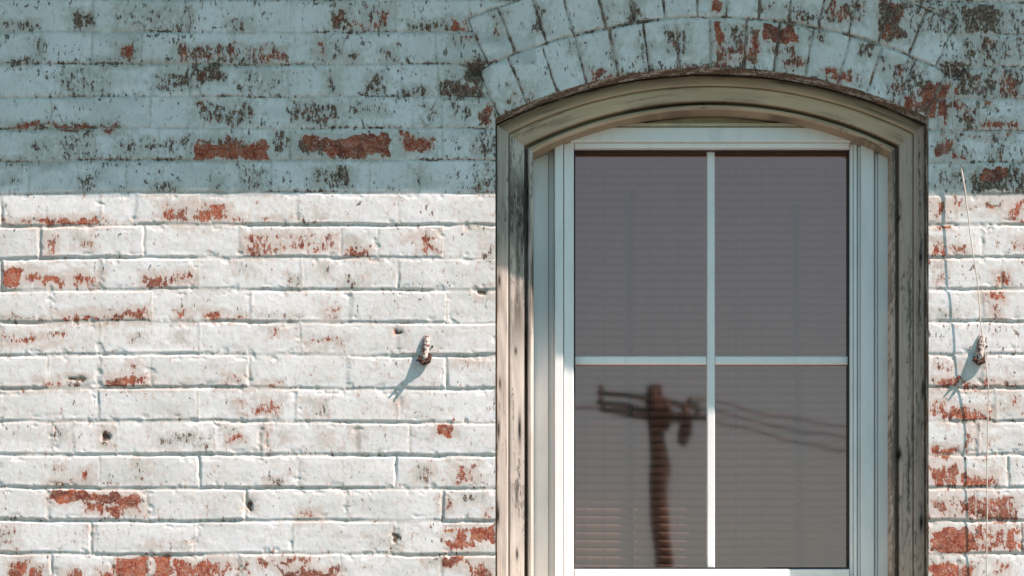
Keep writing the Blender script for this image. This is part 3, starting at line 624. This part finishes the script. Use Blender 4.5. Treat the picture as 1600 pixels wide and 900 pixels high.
casing_piece('jamb', o_, i_, M_WOODL, lambda L, u, x, y: (.34 if .37 < u < .80 else -.12) * (1 - .55 * float(sm(400, 620, y))) + (.30 if (u >= .78) and y < 640 else 0) + .2 * (u < .34) * (1 - float(sm(380, 470, y))),
             lambda L, u, x, y: min(1, .75 * groove(u) + (.8 if u < .03 else 0) + .12 + (.85 if u > .37 else .25) * float(sm(230, 300, y)) * (1 - float(sm(440, 600, y))) * float(sm(.3, .62, fbm(np.array([L / 70]), np.array([u * 5]), 9, 3)[0]))), 2,
             [(812, 663, 2.5, 26), (779, 665, 2, 14), (812, 340, 2.5, 4), (806, 540, 2, 6), (781, 592, 1.6, 9), (808, 860, 2, 10), (778, 800, 2, 18), (780, 430, 2, 12)])['label'] = 'peeling cream painted wooden jamb at the left of the window'
o_, i_ = jamb(*out_[-1], *in_[-1])
casing_piece('jamb', o_, i_, M_WOODR, lambda L, u, x, y: .1 + (.2 if u > .78 else 0) - .15 * (1 - float(sm(250, 400, y))),
             lambda L, u, x, y: min(1, .45 * groove(u) + (.5 if u < .03 else 0)), 3,
             [(1411, 702, 3, 9), (1443, 393, 3, 9), (1414, 440, 2, 3), (1444, 810, 3, 14), (1447, 600, 2, 16), (1411, 330, 2.4, 3)])['label'] = 'bare grey brown wooden jamb at the right of the window'
b = MB(); s0 = W(760, 930, 0); s1 = W(1465, 975, 0)
b.box(s0[0] + .016, s1[0] - .016, -.045, .30, s1[2] + .012, s0[2] - .001, .004)
b.build('sill', M_CREAM, casing)

# ---------------------------------------------------------------- white window unit
win = bpy.data.objects.new('window', None); col.objects.link(win); win.parent = house
win['label'] = 'white window unit of four panes'
DF = .125
b = MB()
# outer frame: flange, groove, main face each side
b.pbox(812, 205, 857, 935, DF + .030, .21)
b.pbox(857.5, 205, 865.5, 935, DF + .040, .21, 0)
b.pbox(866.5, 200, 880, 935, DF, .21)
b.pbox(1345.5, 200, 1366, 935, DF, .21)
b.pbox(1367, 205, 1371, 935, DF + .012, .21, 0)
b.pbox(1372, 205, 1412, 935, DF + .006, .21)
b.pbox(881, 199, 1344.5, 221, DF + .001, .21)
b.pbox(881, 905, 1344.5, 945, DF + .001, .21)
b.build('window_frame', M_VINYL, win)
b = MB()
b.pbox(881, 222.5, 896.5, 904, DF + .011, .20, .002)
b.pbox(1328, 222.5, 1333, 904, DF + .020, .20, .001)
b.pbox(1334, 222.5, 1339, 904, DF + .013, .20, .001)
b.pbox(1340, 222.5, 1344, 904, DF + .017, .20, .001)
b.pbox(897.5, 223, 1327.5, 231.5, DF + .012, .20, .002)
b.pbox(897.5, 889, 1327.5, 904, DF + .010, .20, .002)
b.build('sash', M_VINYL, win)
b = MB(); b.pbox(897.5, 232, 1327.5, 235.5, DF + .030, .178, 0); b.pbox(1325, 236, 1327.6, 888, DF + .032, .178, 0); b.pbox(897.2, 236, 899, 888, DF + .032, .178, 0); b.pbox(899.5, 886.2, 1324.5, 888.4, DF + .032, .178, 0)
b.build('dark_edge_strip', M_DARK, win)  # thin dark strips drawn along the edges of the glass
DG = .180
b = MB(); b.pbox(1104.5, 228, 1117, 892, DG - .013, DG + .004, .0025); b.build('muntin', M_VINYL, win)
b = MB(); b.pbox(895, 556.5, 1104, 569, DG - .012, DG + .004, .0025); b.pbox(1117.5, 556.5, 1330, 569, DG - .012, DG + .004, .0025); b.build('muntin', M_VINYL, win)
for (x0, y0, x1, y1) in ((890, 225, 1110.7, 562.7), (1110.8, 225, 1334, 562.7), (890, 562.8, 1110.7, 896), (1110.8, 562.8, 1334, 896)):
    a = P(x0, y1, DG); c = P(x1, y0, DG)
    mesh_obj('glass_pane', [(a[0], DG, a[2]), (c[0], DG, a[2]), (c[0], DG, c[2]), (a[0], DG, c[2])], [(0, 1, 2, 3)], M_GLASS, win)
# infill under the curved head with a thin projecting ledge
b = MB(); b.pbox(805, 120, 1420, 203, DF + .020, .22, 0); b.build('head_panel', M_CREAM, win)
b = MB(); b.pbox(966, 192, 1256, 197.5, DF + .004, DF + .022, .001); b.pbox(960, 198.5, 1262, 202, DF + .010, DF + .022, 0); b.build('ledge_strip', M_CREAM, win)

# ---------------------------------------------------------------- blind behind the glass
DB = .245
bl = thing('window_blind', 'closed horizontal slat blind hanging behind the window glass', 'blind', P(1112, 228, DB))
bo = bl.location
b = MB(); q0 = P(872, 262, DB - .015); q1 = P(1352, 214, DB - .015); b.box(q0[0], q1[0], DB - .02, DB + .02, q0[2], q1[2], .002)
b.build('headrail', M_SLAT, bl, loc=bo)
b = MB(); rnd = random.Random(4); y = 264.0; v = []; f = []
while y < 925:
    za = P(0, y, DB)[2]; zb = P(0, y + 11.4, DB)[2]; tl = rnd.uniform(-.0012, .0012); xo = rnd.uniform(-.002, .002)
    xa = P(874, y, DB)[0] + xo; xb = P(1350, y, DB)[0] + xo
    nseg = 24
    prof = [(-.001, 0), (-.0062, .22), (-.0060, .55), (.0055, 1.0)]
    base = len(v)
    for i in range(nseg + 1):
        x = xa + (xb - xa) * i / nseg; sag = .0006 * math.sin(i * .8 + y)
        for (dy, t) in prof: v.append((x, DB + dy + tl, za + (zb - za) * t + sag))
    for i in range(nseg):
        for k in range(3): a = base + i * 4 + k; f.append((a, a + 1, a + 5, a + 4))
    y += 12.6
b.v, b.f = v, f; b.build('slats', M_SLAT, bl, True, loc=bo)
for xx, y0 in ((985, 335), (1243, 335)):
    b = MB()
    for (ya_, yb_) in ((y0, 885),):
        b.tube([P(xx, ya_, DB - .010), P(xx + (3 if xx > 1100 else 0), (ya_ + yb_) / 2, DB - .012), P(xx + (8 if xx > 1100 else 1), yb_, DB - .010)], .0062, 6)
    o = b.build('lift_cord', M_CORD, bl, True, loc=bo)
    b2 = MB(); b2.tube([P(xx - 2, y0 - 15, DB - .012), P(xx - 2, y0 - 12, DB - .012), P(xx - 2, y0 - 5, DB - .012), P(xx - 2, y0 - 1, DB - .012)], [.004, .0105, .0105, .004], 10)
    b2.build('cord_knob', M_DARK, o, True, loc=bo); b2 = MB(); b2.tube([P(xx + 3, 812, DB - .012), P(xx + 3, 815, DB - .012), P(xx + 3, 824, DB - .012), P(xx + 3, 828, DB - .012)], [.002, .005, .006, .002], 10)
    b2.build('cord_knob', M_DARK, o, True, loc=bo)
for xx in (915, 945, 1015, 1060, 1150, 1190, 1290):
    b = MB(); b.tube([P(xx, 262, DB - .008), P(xx, 905, DB - .008)], .0007, 4); b.build('ladder_cord', M_CORD, bl, False, loc=bo)
b = MB(); b.tube([P(989, 299, DB - .012), P(989, 304, DB - .014), P(987.5, 312, DB - .012)], [.007, .006, .003], 7)
b.build('tilt_hook', M_DARK, bl, True, loc=bo)

# ---------------------------------------------------------------- iron shutter hooks
def hook(px_, py_, lab):
    loc = W(px_, py_, 0)
    t = thing('shutter_hook', lab, 'iron hook', loc, 'iron shutter hooks either side of the window')
    def L(x, y, d): return (x * S * 1.15, d * .84, (-y * 1.02 - 2) * S)
    b = MB()   # flat painted tongue, leaning out of the wall
    b.tube([L(0, -40, .004), L(1, -36, -.004), L(1.5, -26, -.010), L(0, -14, -.014), L(-1, -4, -.019), L(-3, 2, -.024)], [.0040, .0085, .0105, .0105, .0095, .0065], 10, flat=.55)
    b.build('tongue', M_IRON, t, True)
    b = MB()   # forked prongs
    b.tube([L(-3, 1, -.020), L(-8, 0, -.027), L(-11, 3, -.033)], [.0045, .0035, .0018], 8)
    b.tube([L(-3, 2, -.020), L(-3, 5, -.028), L(-4, 8, -.034)], [.0045, .0035, .0018], 8)
    b.build('prong', M_RUST, t, True)
    b = MB(); b.tube([L(-1, -8, .012), L(-1, -6, -.006), L(1, -3, -.016)], [.0065, .0060, .0045], 10)
    b.tube([L(6, -10, .004), L(7, -8, -.006), L(5, 2, -.012), L(-1, 5, -.014), L(-6, 0, -.010), L(-7, -6, .003)], [.0035, .0045, .005, .005, .0045, .003], 8)
    b.build('shank', M_RUST, t, True)
    b = MB(); b.tube([L(10, -22, .002), L(10, -22, -.005)], [.0028, .0022], 8); b.build('nail', M_DARK, t, True)
    return t
hook(664, 562, 'rusty iron shutter hook on the wide brick wall left of the window')
hook(1530, 562, 'rusty iron shutter hook on the narrow brick strip beside the hanging string')

# ---------------------------------------------------------------- loose string at the right
path = [(1482, 100, .000), (1484, 112, -.004), (1487, 150, -.006), (1489, 200, -.010), (1495, 240, -.014), (1503, 285, -.019), (1509, 330, -.022), (1514, 370, -.024), (1522, 430, -.026), (1530, 500, -.026), (1537, 560, -.026),
        (1542, 610, -.024), (1542, 660, -.022), (1540, 720, -.022), (1540, 800, -.020), (1539, 900, -.018), (1541, 1050, -.014), (1538, 1300, -.01)]
pp = np.array(path, float); tt = np.arange(len(pp)); ti = np.linspace(0, len(pp) - 1, 260)
def cr(c):      # Catmull-Rom through the points
    o = []
    for t in ti:
        i = min(int(t), len(c) - 2); u = t - i
        p0, p1, p2, p3 = c[max(i - 1, 0)], c[i], c[i + 1], c[min(i + 2, len(c) - 1)]
        o.append(.5 * (2 * p1 + (p2 - p0) * u + (2 * p0 - 5 * p1 + 4 * p2 - p3) * u * u + (3 * p1 - p0 - 3 * p2 + p3) * u ** 3))
    return np.array(o)
sx_, sy_, sd_ = cr(pp[:, 0]), cr(pp[:, 1]), cr(pp[:, 2])
sx_ = sx_ + 2.4 * (fbm(ti * 1.1, ti * 0, 5, 2) - .5)
b = MB(); rr = .0012 + .0009 * np.exp(-((sy_ - 285) / 30) ** 2)
b.tube([W(x, y, d) for x, y, d in zip(sx_, sy_, sd_)], list(rr), 6)
o = b.build('hanging_string', M_STRING, None, True)
o['label'] = 'thin pale string hanging down the brick strip right of the window'; o['category'] = 'string'

# ---------------------------------------------------------------- utility pole across the street, seen mirrored in the glass
LP = 35.0
def mirror(px_, py_, L=LP):          # where something L metres in front of the wall stands if the glass shows it at px, py
    k = (D + DG + DG + L) / D
    return ((px_ - 800) * S * k, -L, ZC + (ZM - (py_ - 450) * S - ZC) * k)
top = Vector(mirror(1023, 603)); k_ = (D + 2 * DG + LP) / D * S
pole = thing('utility_pole', 'tall wooden utility pole with crossarms, seen mirrored in the lower left pane', 'utility pole', (top.x, -LP, -.16))
pl = pole.location
b = MB(); b.tube([(.30, 0, -.5), (.24, 0, 2), (.12, 0, 6), (0, 0, top.z + .16)], [.145, .135, .115, .09], 14); b.build('pole_shaft', M_POLE, pole, True)
def PX(px_, py_, dy=0): m = mirror(px_, py_); return (m[0] - pl.x, dy, m[2] - pl.z)
arms = [((934, 619), (1094, 627)), ((932, 640), (1108, 648)), ((936, 655), (1076, 654))]
for n_, (a, c) in enumerate(arms):
    b = MB(); A = PX(*a, dy=.35 + .12 * n_); C_ = PX(*c, dy=-.35 + .12 * n_)
    b.tube([A, tuple((A[i] + C_[i]) / 2 for i in range(3)), C_], .042, 4)
    o = b.build('crossarm', M_POLE, pole)
    for t in (.03, .92):
        q = tuple(A[i] + (C_[i] - A[i]) * t for i in range(3))
        b = MB(); b.tube([(q[0], q[1], q[2] + .03), (q[0], q[1], q[2] + .05), (q[0], q[1], q[2] + .08), (q[0], q[1], q[2] + .10)], [.015, .032, .025, .015], 8)
        b.build('insulator', M_CERAM, o, True)
b = MB(); b.tube([PX(1018, 660, .1), PX(1018, 640, .1), PX(1018, 612, .1)], [.05, .075, .06], 14); b.build('equipment_box', M_STEEL, pole, True)
b = MB(); b.tube([PX(1040, 668, -.1), PX(1040, 650, -.1), PX(1040, 622, -.1)], [.05, .08, .06], 14); b.build('transformer', M_STEEL, pole, True)
b = MB(); b.tube([PX(1072, 625, -.2), PX(1078, 645, -.2), PX(1072, 670, -.2), PX(1066, 690, -.2)], [.03, .06, .07, .05], 8)
b.tube([PX(1085, 640, -.2), PX(1082, 665, -.2), PX(1070, 688, -.2)], [.03, .04, .03], 8); b.build('fuse_cutout', M_CERAM, pole, True)
b = MB(); b.tube([PX(1031, 690, -.14), PX(1036, 780, -.14), PX(1040, 870, -.14)], .035, 8); b.build('riser_conduit', M_STEEL, pole, True)
GR = 'overhead lines strung from the utility pole'
cab = [(634, 672, 'overhead line, middle one of the three curving right in the lower right pane'),
       (622, 655, 'overhead line, topmost of the lines curving right from the pole in the lower right pane'),
       (648, 690, 'overhead line, lower of the lines curving right from the pole in the lower right pane')]
for n_, (ys, ye, lab) in enumerate(cab):
    A = Vector(mirror(1076, ys)); B = Vector(mirror(1340, ye))
    B2 = A + (B - A) * 5.0; B2.y = A.y - 3
    pts = []
    for i in range(60):
        t = i / 59; q = A + (B2 - A) * t; q.z = A.z + (B.z - A.z) * (t * 5) ** 1.6 * .5 if t * 5 < 2 else A.z + (B.z - A.z) * 2 ** 1.6 * .5 - 0 * t
        q.z = A.z - 3.2 * (A.z - B.z) * 4 * t * (1 - t) * .55
        pts.append(tuple(q))
    b = MB(); b.tube(pts, .011, 6); o = b.build('power_line', M_WIRE, None, True)
    o['label'] = lab; o['category'] = 'cable'; o['group'] = GR
for n_, (ys, ye, lab) in enumerate([(640, 652, 'overhead line running left from the pole mirrored in the lower left pane')]):
    A = Vector(mirror(936, ys)); B = Vector(mirror(780, ye)); B2 = A + (B - A) * 6; B2.y = A.y + 4; pts = []
    for i in range(60):
        t = i / 59; q = A + (B2 - A) * t; q.z = A.z - 4.5 * (A.z - B.z) * t * (1 - t); pts.append(tuple(q))
    b = MB(); b.tube(pts, .018, 6); o = b.build('power_line', M_WIRE, None, True)
    o['label'] = lab; o['category'] = 'cable'; o['group'] = GR
